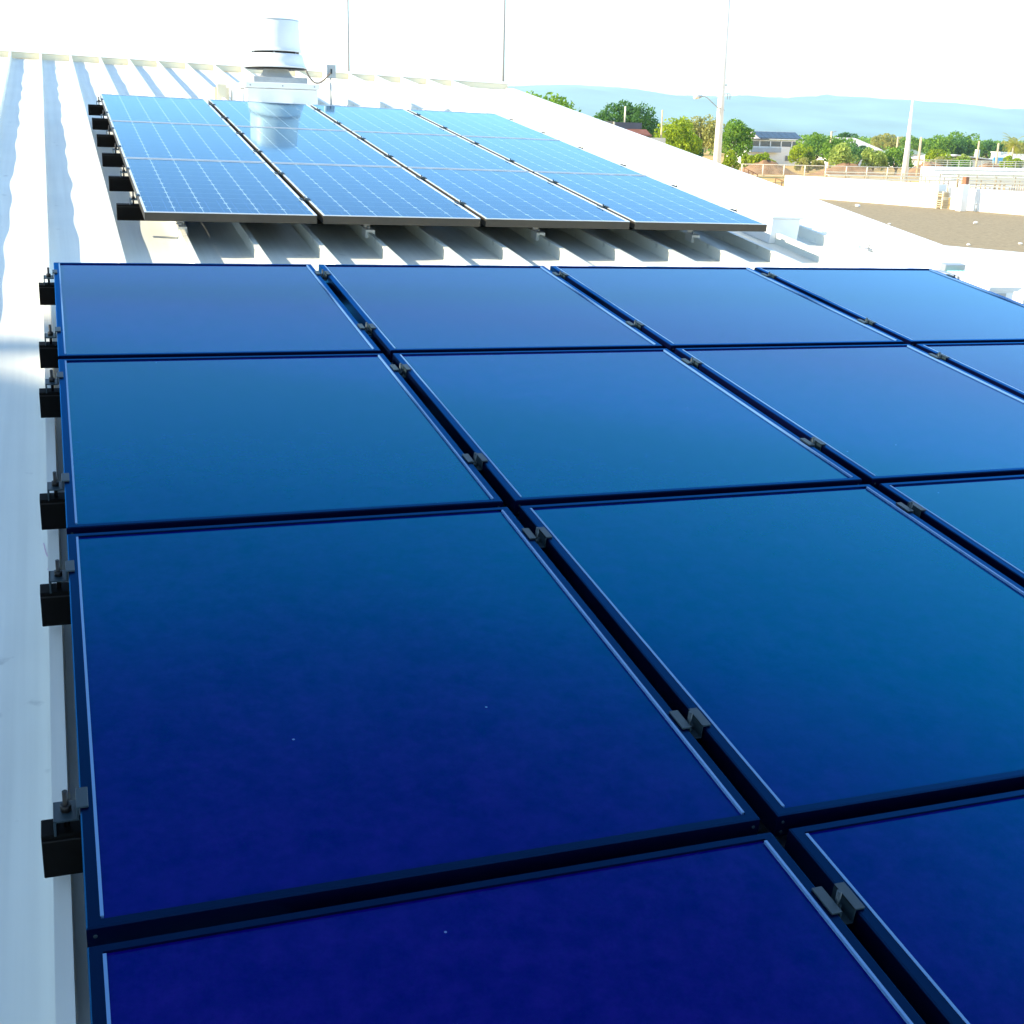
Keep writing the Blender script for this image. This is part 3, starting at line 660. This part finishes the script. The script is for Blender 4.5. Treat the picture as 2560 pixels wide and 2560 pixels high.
bm = B(); pipe(bm, [(0.14, -0.1, 6.55), (-0.22, -0.15, 6.60), (-0.55, -0.15, 6.83), (-0.85, -0.15, 7.05), (-1.02, -0.15, 7.12), (-1.20, -0.15, 7.12)], 0.022, 8)
la = part('lamp_arm', bm, 'galv', mp)
bm = B(); tube(bm, (-1.18, -0.15, 7.12), (-1.36, -0.15, 7.09), 0.05, 0.09, n=12); part('lamp_head', bm, 'galv', la)
bm = B(); tube(bm, (-1.36, -0.15, 7.09), (-1.60, -0.15, 7.06), 0.10, 0.085, n=14); part('lamp_lens', bm, 'lens', la)
bm = B(); box(bm, 0.20, 0.50, -0.02, 0.02, 7.28, 7.31)
for x in (0.33, 0.47): box(bm, x, x+0.03, -0.02, 0.02, 7.02, 7.28)
part('bracket', bm, 'galv', mp)
bm = B(); box(bm, 0.15, 0.26, -0.03, 0.03, 7.66, 7.74); part('small_bracket', bm, 'galv', mp)
lightpole('light_pole', 'white light pole standing right of the pale hip roofed house', 94.05, 120, 0, 11.5, 0.46, 0.07, steps=False)
def util(x, y, z, label, r=0.13, arm=0.0, cross=False):
    t = thing('utility_pole', label, 'utility pole', (x, y, 0))
    bm = B(); tube(bm, (0, 0, 0), (0, 0, z), r*1.25, r, n=10); part('shaft', bm, 'util', t)
    if arm:
        bm = B(); pipe(bm, [(0, 0, z-0.35), (arm*0.5, 0, z-0.05), (arm, 0, z)], 0.06, 6); part('arm', bm, 'galv', t)
    elif cross:
        bm = B(); box(bm, -0.5, 0.5, -0.05, 0.05, z-0.35, z-0.25); part('crossarm', bm, 'util', t)
    return t
util(136.7, 200, 7.3, 'cream street lamp pole just left of the pale hip roofed house', 0.17, 1.0)
util(166.2, 220, 6.8, 'cream utility pole at the right end of the pale hip roofed house', 0.16)
util(133.9, 170, 6.45, 'tall cream utility pole just right of the second light pole', 0.19)
util(178.7, 210, 6.35, 'cream utility pole in front of the biggest round tree on the right', 0.18)
util(179.4, 205, 6.0, 'cream utility pole beside the palm tree', 0.19)
util(57.18, 110, 7.85, 'pale yellow slim pole in front of the lime green tree', 0.075)

# ------------------------------------------------------------------ fence, mounds, field
def fence(x0, y0, x1, y1, h, n, label):
    t = thing('chain_link_fence', label, 'fence', (x0, y0, 0), rz=math.atan2(y1-y0, x1-x0)); L = math.hypot(x1-x0, y1-y0)
    for k in range(n+1):
        bm = B(); tube(bm, (L*k/n, 0, 0), (L*k/n, 0, h), 0.09, n=8); part('post', bm, 'concrete', t)
    bm = B(); tube(bm, (0, 0, h), (L, 0, h), 0.06, n=6); tube(bm, (0, 0, 0.1), (L, 0, 0.1), 0.04, n=6); part('rail', bm, 'concrete', t)
    bm = B(); vs = [bm.verts.new(p) for p in ((0, 0.1, 0.1), (L, 0.1, 0.1), (L, 0.1, h), (0, 0.1, h))]; bm.faces.new(vs); part('wire_mesh', bm, 'link', t)
fence(90, 170, 136, 160, 1.75, 14, 'long chain link fence with pale posts crossing the dry field')
def mound(x, y, rx, ry, h, label, seed):
    bm = B(); n = 20; random.seed(seed); g = []
    for j in range(9):
        g.append([bm.verts.new((rx*(j/8)*math.cos(2*PI*i/n), ry*(j/8)*math.sin(2*PI*i/n), h*(math.cos(PI*j/8)+1)/2*(1+0.35*noise.noise(Vector((i*0.5, j*0.7, seed)))) - 0.02)) for i in range(n)])
    for A, Bq in zip(g, g[1:]):
        for i in range(n):
            f = bm.faces.new((A[i], A[(i+1)%n], Bq[(i+1)%n], Bq[i])); f.smooth = True
    bmesh.ops.remove_doubles(bm, verts=list(bm.verts), dist=1e-4)
    single('earth_mound', bm, 'mound', label, 'mound', (x, y, 0))
for k, (x, y, rx, ry, h, lab) in enumerate(((112, 181, 7, 4, 2.0, 'low bare earth mound behind the left stretch of fence below the solar house'), (126, 178, 9, 4, 1.9, 'bare earth mound behind the middle of the fence'), (141, 176, 8, 5, 2.3, 'reddish earth mound behind the fence left of the second light pole'), (150, 172, 7, 4, 2.4, 'reddish earth mound at the foot of the second light pole'))):
    mound(x, y, rx, ry, h, lab, k)

# ------------------------------------------------------------------ grandstand and bleachers
gs = thing('grandstand', 'white concrete grandstand with a pale guard rail along its top', 'grandstand', (89.0, 110, 0), rz=-0.03)
bm = B()
A = [bm.verts.new(p) for p in ((-1.8,-7,0),(46,-7,0),(46,0,0),(-0.3,0,0),(-1.8,-7,1.0),(46,-7,1.0),(46,0,2.88),(-0.3,0,2.88))]
for f in ((0,3,2,1),(4,5,6,7),(0,1,5,4),(1,2,6,5),(2,3,7,6),(3,0,4,7)): bm.faces.new([A[i] for i in f])
part('terrace', bm, 'white', gs)
for k in range(4):
    bm = B(); z = 1.0 + 1.88*(k*1.6+1.0)/7; box(bm, 0.2, 45, -7 + k*1.6 + 0.9, -7 + k*1.6 + 1.2, z+0.10, z+0.17); part('seat_plank', bm, 'cream', gs)
bm = B(); box(bm, -0.2, 46, 0.0, 0.25, 0, 2.95); part('rear_wall', bm, 'white', gs)
bm = B()
for k in range(31): box(bm, 0.0 + k*1.5, 0.06 + k*1.5, 0.1, 0.16, 2.95, 3.62)
part('guard_post', bm, 'cream', gs)
for z in (3.18, 3.40, 3.62):
    bm = B(); box(bm, 0.0, 46, 0.09, 0.15, z-0.03, z+0.03); part('guard_rail', bm, 'cream', gs)
def bench_row(name, x, y, L, rz, z, label, n):
    t = thing(name, label, 'bleacher', (x, y, 0), rz=rz)
    for k in range(n):
        bm = B(); box(bm, 0, L, k*0.7, k*0.7+0.28, z + k*0.28, z + k*0.28 + 0.07); part('seat_plank', bm, 'cream', t)
        bm = B(); box(bm, 0, L, k*0.7-0.25, k*0.7-0.05, z + k*0.28 - 0.22, z + k*0.28 - 0.16); part('foot_plank', bm, 'concrete', t)
    bm = B(); q = 0.0
    while q < L:
        for k in range(n): box(bm, q, q+0.07, k*0.7, k*0.7+0.07, 0, z + k*0.28)
        q += 1.9
    part('support_frame', bm, 'wood', t)
bench_row('bleachers', 64.2, 90, 24, -0.10, 2.05, 'long pale bleachers in rows just above the white parapet', 3)
bench_row('bleachers', 74.0, 84, 18, -0.12, 1.75, 'shorter bleachers in front of the white grandstand', 4)
def handrail(x, y, z, label, w):
    t = thing('stair_handrail', label, 'handrail', (x, y, 0))
    bm = B()
    for k in range(4): box(bm, k*w/3, k*w/3+0.05, 0, 0.05, 0, z - k*0.16)
    part('post', bm, 'rust', t)
    bm = B()
    for dz in (0, -0.4): pipe(bm, [(0.02, 0.02, z+dz), (w+0.02, 0.02, z-0.5+dz)], 0.03, 6)
    part('bar', bm, 'rust', t)
handrail(49.5, 80, 3.15, 'brown handrail farther up the slope beside the parapet corner', 1.2)
handrail(51.1, 78, 2.45, 'brown handrail lower down beside the parapet corner', 1.7)

# ------------------------------------------------------------------ houses
def hip(bm, x0, x1, y0, y1, z0, z1, inset, ov=0.5):
    a = [bm.verts.new(p) for p in ((x0-ov,y0-ov,z0),(x1+ov,y0-ov,z0),(x1+ov,y1+ov,z0),(x0-ov,y1+ov,z0))]
    ym = (y0+y1)/2; r = [bm.verts.new((x0+inset, ym, z1)), bm.verts.new((x1-inset, ym, z1))]
    bm.faces.new((a[0], a[1], r[1], r[0])); bm.faces.new((a[1], a[2], r[1])); bm.faces.new((a[2], a[3], r[0], r[1])); bm.faces.new((a[3], a[0], r[0])); bm.faces.new(a[::-1])
def windows(parent, xs, y, z0, z1, w):
    for x in xs:
        bm = B(); box(bm, x, x+w, y-0.08, y+0.02, z0, z1); f = part('window', bm, 'wall', parent)
        bm = B(); box(bm, x+0.08, x+w-0.08, y-0.11, y-0.085, z0+0.08, z1-0.08); part('pane', bm, 'glass', f)
h1 = thing('solar_house', 'two storey white house with a row of solar panels on its roof', 'house', (148, 250, 0))
bm = B(); box(bm, 0, 15, 0, 9, 0, 5.6); part('wall', bm, 'wall', h1)
bm = B(); box(bm, -0.6, 5, -0.9, 9.4, 5.62, 5.85); part('flat_roof', bm, 'dark_clad', h1)
bm = B(); vs = [bm.verts.new(p) for p in ((1.8,-0.8,5.7),(14.6,-0.8,5.7),(14.2,3.4,7.45),(2.2,3.4,7.45),(1.8,9.6,5.7),(14.6,9.6,5.7))]
bm.faces.new((vs[0],vs[1],vs[2],vs[3])); bm.faces.new((vs[3],vs[2],vs[5],vs[4])); bm.faces.new((vs[0],vs[3],vs[4])); bm.faces.new((vs[1],vs[5],vs[2])); part('roof', bm, 'house_roof', h1)
for k in range(7):
    T = Matrix.Translation((2.7 + k*1.62, -0.45, 5.92)) @ Matrix.Rotation(math.atan2(1.75, 4.2), 4, 'X')
    bm = B(); box(bm, 0, 1.52, 0, 3.6, 0.05, 0.13, T); part('roof_panel', bm, 'glass', h1)
bm = B(); box(bm, 0.2, 8.0, -1.5, -0.02, 2.9, 3.1); box(bm, 0.2, 8.0, -1.5, -1.44, 3.1, 3.9); part('balcony', bm, 'wall_grey', h1)
bm = B(); box(bm, 0.3, 14.8, -0.06, -0.02, 4.2, 5.3); part('window_band', bm, 'glass', h1)
for k in range(6): 
    bm = B(); box(bm, 0.2+k*2.8, 0.45+k*2.8, -0.14, -0.07, 2.9, 5.58); part('mullion', bm, 'wall', h1)
windows(h1, (1, 4, 10), 0, 1.0, 2.3, 1.8)
bm = B(); box(bm, 1.2, 3.2, -2.6, -1.9, 0.6, 2.5)
single('blue_tarp', bm, 'tarp_dark', 'dark blue covered pile beside the solar house', 'tarp', (148.4, 249.0, 0))
h2 = thing('hip_house', 'pale hip roofed house behind the row of round bushes', 'house', (162.5, 240, 0))
bm = B(); box(bm, 0.6, 14, 0, 9, 0, 3.9); part('wall', bm, 'wall', h2)
bm = B(); hip(bm, 0.2, 14.2, 0, 9, 3.92, 6.5, 4.2); part('roof', bm, 'house_roof', h2)
windows(h2, (9.0, 11.6), 0, 2.5, 3.7, 1.7)
h3 = thing('green_roof_house', 'small house with a grey green roof behind the second light pole', 'house', (195, 260, 0))
bm = B(); box(bm, 0, 9, 0, 7, 0, 3.0); part('wall', bm, 'wall', h3)
bm = B(); hip(bm, 0, 9, 0, 7, 3.02, 4.5, 2.0); part('roof', bm, 'green_roof', h3); windows(h3, (1.2, 5), 0, 1.4, 2.6, 1.6)
h4 = thing('low_house', 'long low white house with a shallow gable under the big round trees', 'house', (183, 230, 0), rz=-0.02)
bm = B(); box(bm, 0, 19, 0, 8, 0, 2.3); part('wall', bm, 'wall', h4)
bm = B()
vs = [bm.verts.new(p) for p in ((-0.8,-0.8,2.25),(6.2,-0.8,3.45),(19.8,-0.8,2.3),(-0.8,9,2.25),(6.2,9,3.45),(19.8,9,2.3),(-0.8,-0.8,2.0),(6.2,-0.8,3.2),(19.8,-0.8,2.05))]
bm.faces.new((vs[0],vs[1],vs[4],vs[3])); bm.faces.new((vs[1],vs[2],vs[5],vs[4])); bm.faces.new((vs[6],vs[7],vs[1],vs[0])); bm.faces.new((vs[7],vs[8],vs[2],vs[1])); part('roof', bm, 'wall', h4)
bm = B(); box(bm, 0.4, 5.4, -0.06, -0.02, 0.8, 2.2); part('window_band', bm, 'glass', h4)
bm = B(); box(bm, 13.5, 14.2, 2, 2.8, 3.0, 4.6); part('chimney', bm, 'wall', h4)
bm = B(); box(bm, 0, 3.4, 0, 0.2, 1.9, 3.1)
single('blue_awning', bm, 'tarp', 'light blue awning on the low white house', 'awning', (197.3, 227, 0))
h5 = thing('palm_house', 'white low house under the palm tree at the right edge', 'house', (201.5, 226, 0))
bm = B(); box(bm, 0, 16, 0, 7, 0, 2.6); part('wall', bm, 'wall', h5)
bm = B(); hip(bm, 0, 16, 0, 7, 2.62, 3.9, 2.2); part('roof', bm, 'wall', h5); windows(h5, (5.5, 9), 0, 1.2, 2.4, 1.8)
h6 = thing('water_tank_shed', 'small white shed between the palm and the low house', 'shed', (206.6, 236, 0))
bm = B(); box(bm, 0, 3.0, 0, 3, 0, 4.0); part('wall', bm, 'wall', h6); bm = B(); box(bm, -0.15, 3.15, -0.15, 3.15, 4.0, 4.2); part('roof', bm, 'white', h6)
db = thing('dark_clad_building', 'boxy building with dark grey cladding and a dull red lower roof', 'building', (49.0, 110, 0))
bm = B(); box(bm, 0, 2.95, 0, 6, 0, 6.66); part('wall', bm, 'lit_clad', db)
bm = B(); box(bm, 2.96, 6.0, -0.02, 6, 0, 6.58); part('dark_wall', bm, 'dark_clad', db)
bm = B(); box(bm, 2.90, 3.06, -0.10, -0.025, 0, 6.6); part('corner_trim', bm, 'cream', db)
bm = B(); vs = [bm.verts.new(p) for p in ((2.8,-1.6,5.5),(6.3,-1.6,5.45),(6.5,-0.03,5.98),(2.8,-0.03,5.98))]; bm.faces.new(vs); box(bm, 2.8, 6.4, -1.6, -1.5, 5.3, 5.48); part('red_roof', bm, 'red_roof', db)
bm = B(); tube(bm, (4.6, 1, 6.5), (4.6, 1, 8.1), 0.09, n=8); part('vent_pipe', bm, 'cream', db)
bm = B(); box(bm, 3.0, 7.2, -3.0, -1.65, 0, 5.2); part('lower_wall', bm, 'concrete', db)

# ------------------------------------------------------------------ trees
def leafquad(bm, p, s, rnd):
    n = Vector((rnd.gauss(0,1), rnd.gauss(0,1), rnd.gauss(0,1))).normalized(); a = n.orthogonal().normalized(); b = n.cross(a)
    a *= s*rnd.uniform(0.7, 1.3); b *= s*rnd.uniform(0.4, 0.8)
    bm.faces.new([bm.verts.new(p + q) for q in (-a, -b*1.0, a, b)])
def crown(w, z0, z1, seed, leaf, n, flat=0.0, lobes=14):
    rnd = random.Random(seed); bm = B(); cz = z0 + (z1-z0)*0.42; hz = (z1-z0)*0.58; L = []
    for k in range(lobes):
        th = rnd.uniform(0, 2*PI); ph = math.asin(rnd.uniform(-0.55, 1.0)); rr = rnd.uniform(0.45, 0.74)
        c = Vector((w*rr*math.cos(th)*math.cos(ph), w*rr*math.sin(th)*math.cos(ph), cz + hz*rr*math.sin(ph)))
        L.append((c, min(w, hz)*rnd.uniform(0.30, 0.46)))
    L.append((Vector((0, 0, cz)), min(w, hz)*0.5))
    for k in range(n):
        c, r = L[rnd.randrange(len(L))]
        d = Vector((rnd.gauss(0,1), rnd.gauss(0,1), rnd.gauss(0,1)+0.15)).normalized()
        p = c + d * r * (rnd.uniform(0.55, 1.0) ** 0.5) * (1.12 if rnd.random() < 0.08 else 1)
        if p.z < z0: p.z = z0 + rnd.uniform(0, 0.4)
        leafquad(bm, p, leaf, rnd)
    return bm
def tree(x, y, z0, z1, w, m, label, seed, leaf=0.30, n=1900, bark='bark', trunk=None, lobes=14, grp='trees beyond the field', name='broadleaf_tree'):
    t = thing(name, label, 'tree', (x, y, 0), group=grp)
    rnd = random.Random(seed+77); bm = B(); tr = trunk or max(0.16, w*0.07)
    top = z0 + (z1-z0)*0.45; p = Vector((0, 0, 0)); q = Vector((rnd.uniform(-.2,.2), rnd.uniform(-.2,.2), max(z0*0.8, 0.6)))
    tube(bm, p, q, tr, tr*0.75, n=8)
    for k in range(6):
        th = 2*PI*k/6 + rnd.uniform(-.4,.4); e = Vector((w*0.5*math.cos(th), w*0.5*math.sin(th), top + rnd.uniform(0, (z1-z0)*0.25)))
        mid = q.lerp(e, 0.5) + Vector((0, 0, 0.3)); tube(bm, q, mid, tr*0.5, tr*0.3, n=6); tube(bm, mid, e, tr*0.3, tr*0.08, n=6)
    part('trunk', bm, bark, t)
    part('crown', crown(w, z0, z1, seed, leaf, n, lobes=lobes), m, t)
    return t
tree(38.2, 95, 2.2, 8.75, 4.9, 'leaf_mid', 'green tree peeking over the roof ridge at its right end', 1, 0.16, 7000, lobes=26)
tree(40.4, 96, 1.5, 7.3, 3.6, 'leaf_olive', 'lower olive tree peeking over the roof rake right of the ridge tree', 41, 0.16, 5000, lobes=22)
tree(71.5, 150, 3.2, 10.0, 5.1, 'leaf_dark', 'big dark green domed tree behind the dark clad building', 2, 0.20, 8000, lobes=30)
tree(66.5, 125, 2.2, 7.4, 3.3, 'leaf_lime', 'dense lime green tree left of the big light pole', 3, 0.15, 6000, lobes=26)
tree(89.5, 162, 3.2, 8.5, 3.9, 'leaf_olive', 'olive tree between the lime tree and the big light pole', 4, 0.18, 6000, bark='pale_bark', lobes=24)
tree(82.6, 140, 2.6, 8.05, 2.6, 'leaf_mid', 'round green tree half hidden behind the big light pole', 5, 0.16, 5000, bark='pale_bark', lobes=20)
tree(69.8, 128, 1.9, 5.4, 1.9, 'leaf_dark', 'low dark tree hanging between the lime tree and the olive tree', 6, 0.15, 3000, lobes=14)
tree(70.9, 120, 1.8, 4.4, 1.2, 'leaf_lime', 'small bright young tree at the foot of the big light pole', 7, 0.13, 1300, bark='pale_bark', lobes=10)
T2 = [
 (151.8, 228, 1.2, 7.3, 4.4, 'leaf_mid', 'green tree touching the right wall of the solar house'),
 (157.5, 226, 1.2, 7.0, 3.0, 'leaf_mid', 'green tree just behind the left end of the hip roofed house'),
 (135.6, 208, 1.0, 4.9, 2.5, 'leaf_lime', 'low lime tree in front of the solar house corner'),
 (136.0+1.2, 200, 1.0, 6.3, 2.6, 'leaf_mid', 'green tree left of the cream street lamp pole'),
 (131.9+1.0, 190, 0.6, 5.2, 2.5, 'leaf_pale', 'round pale green tree in front of the hip roofed house, the left one of two'),
 (153.6, 215, 1.4, 5.5, 3.2, 'leaf_dark', 'dark green tree between the two round pale trees'),
 (139.3, 190, 0.6, 4.7, 2.4, 'leaf_pale', 'round pale green tree in front of the hip roofed house, the right one of two'),
 (144.4, 190, 0.6, 5.2, 3.2, 'leaf_mid', 'shaggy green tree left of the second light pole'),
 (208.8, 300, 3.2, 8.5, 3.9, 'leaf_dark', 'dark treetop rising behind the hip roof at its left end'),
 (243, 330, 2.4, 8.5, 6.6, 'leaf_olive', 'olive treetops behind the right end of the hip roof'),
 (243.7, 318, 2.4, 8.1, 5.0, 'leaf_mid', 'green tree behind the second light pole'),
 (208, 260, 1.2, 8.0, 4.8, 'leaf_mid', 'tall green tree just left of the biggest round tree'),
 (160.6, 200, 0.8, 4.5, 2.9, 'leaf_lime', 'bright lime bush tree left of the low white house'),
 (216, 262, 1.2, 7.6, 3.8, 'leaf_dark', 'dark green tree at the left shoulder of the biggest round tree'),
 (222.5, 270, 1.2, 9.1, 5.6, 'leaf_mid', 'biggest round tree on the right, behind the low white house'),
 (249, 290, 1.6, 7.0, 4.6, 'leaf_dark', 'dark tree between the biggest round tree and the palm'),
 (293, 330, 1.6, 7.9, 7.0, 'leaf_olive', 'olive treetops behind the palm at the right edge'),
 (166.6, 200, 0.8, 3.8, 1.9, 'leaf_pale', 'small pale shrub before the low white house'),
 (170.0, 190, 0.8, 3.9, 2.2, 'leaf_lime', 'lime shrub before the palm house, the left one of two'),
 (175.5, 188, 0.8, 3.8, 1.9, 'leaf_lime', 'lime shrub at the right picture edge before the palm house'),
 (272, 350, 2.0, 7.6, 8.0, 'leaf_dark', 'distant dark trees behind the two utility poles'),
 (118.5, 195, 0.4, 3.3, 4.0, 'leaf_lime', 'wide low green bush between the solar house and the fence'),
 (127.0, 192, 0.3, 2.6, 3.6, 'leaf_olive', 'wide brownish bush behind the middle of the fence'),
 (147.5, 182, 0.5, 3.4, 2.6, 'leaf_olive', 'brownish bush at the foot of the second light pole'),
 (155.0, 185, 0.5, 3.2, 2.4, 'leaf_mid', 'low green bush beside the tall cream utility pole'),
]
for k, a in enumerate(T2):
    big = a[4] > 3.5; a = a[:4] + (a[4]*1.1,) + a[5:]
    tree(*a[:5], a[5], a[6], 20+k, 0.27 if big else 0.22, 3600 if big else 2600, lobes=20)
# palm
pm = thing('palm_tree', 'palm tree with drooping yellow green fronds near the right edge', 'palm tree', (191.6, 215, 0))
bm = B()
for k in range(8): tube(bm, (0.04*k, 0, k*0.72), (0.04*(k+1), 0, (k+1)*0.72), 0.24-0.008*k, 0.22-0.008*k, n=8)
part('trunk', bm, 'pale_bark', pm)
rnd = random.Random(4)
for k in range(26):
    bm = B(); th = 2*PI*k/26*2.4 + rnd.uniform(-.2,.2); el = rnd.uniform(-0.5, 1.35); L = rnd.uniform(2.8, 3.9)
    p = Vector((0.3, 0, 5.7)); d = Vector((math.cos(th)*math.cos(el), math.sin(th)*math.cos(el), math.sin(el)))
    side = d.cross(Vector((0,0,1))).normalized() if abs(d.z) < 0.98 else Vector((1,0,0))
    for s in range(7):
        q = p + d*(L/7); wd = 0.62*math.sin(PI*(s+1)/8)+0.06
        for sg in (-1, 1):
            for e in range(3):
                a = p.lerp(q, e/3); b = p.lerp(q, e/3+0.22)
                bm.faces.new([bm.verts.new(v) for v in (a, b, b + side*sg*wd + Vector((0,0,-0.18)) + d*0.15)])
        p = q; d = (d + Vector((0,0,-0.20))).normalized()
    part('frond', bm, 'leaf_palm', pm)
# far-off wood that reads as one band
rnd = random.Random(12); bm = B()
for k in range(34000):
    u = rnd.random(); y = rnd.uniform(395, 460); x = y*(0.50 + 0.62*u)
    h = 7.6 + 1.9*noise.noise(Vector((x*0.06, 0, 2))) + 1.1*noise.noise(Vector((x*0.22, 3, 2)))
    leafquad(bm, Vector((x, y, h*(rnd.random()**0.5))), 0.5, rnd)
o = single('distant_wood', bm, 'leaf_mid', None, None, kind='stuff')
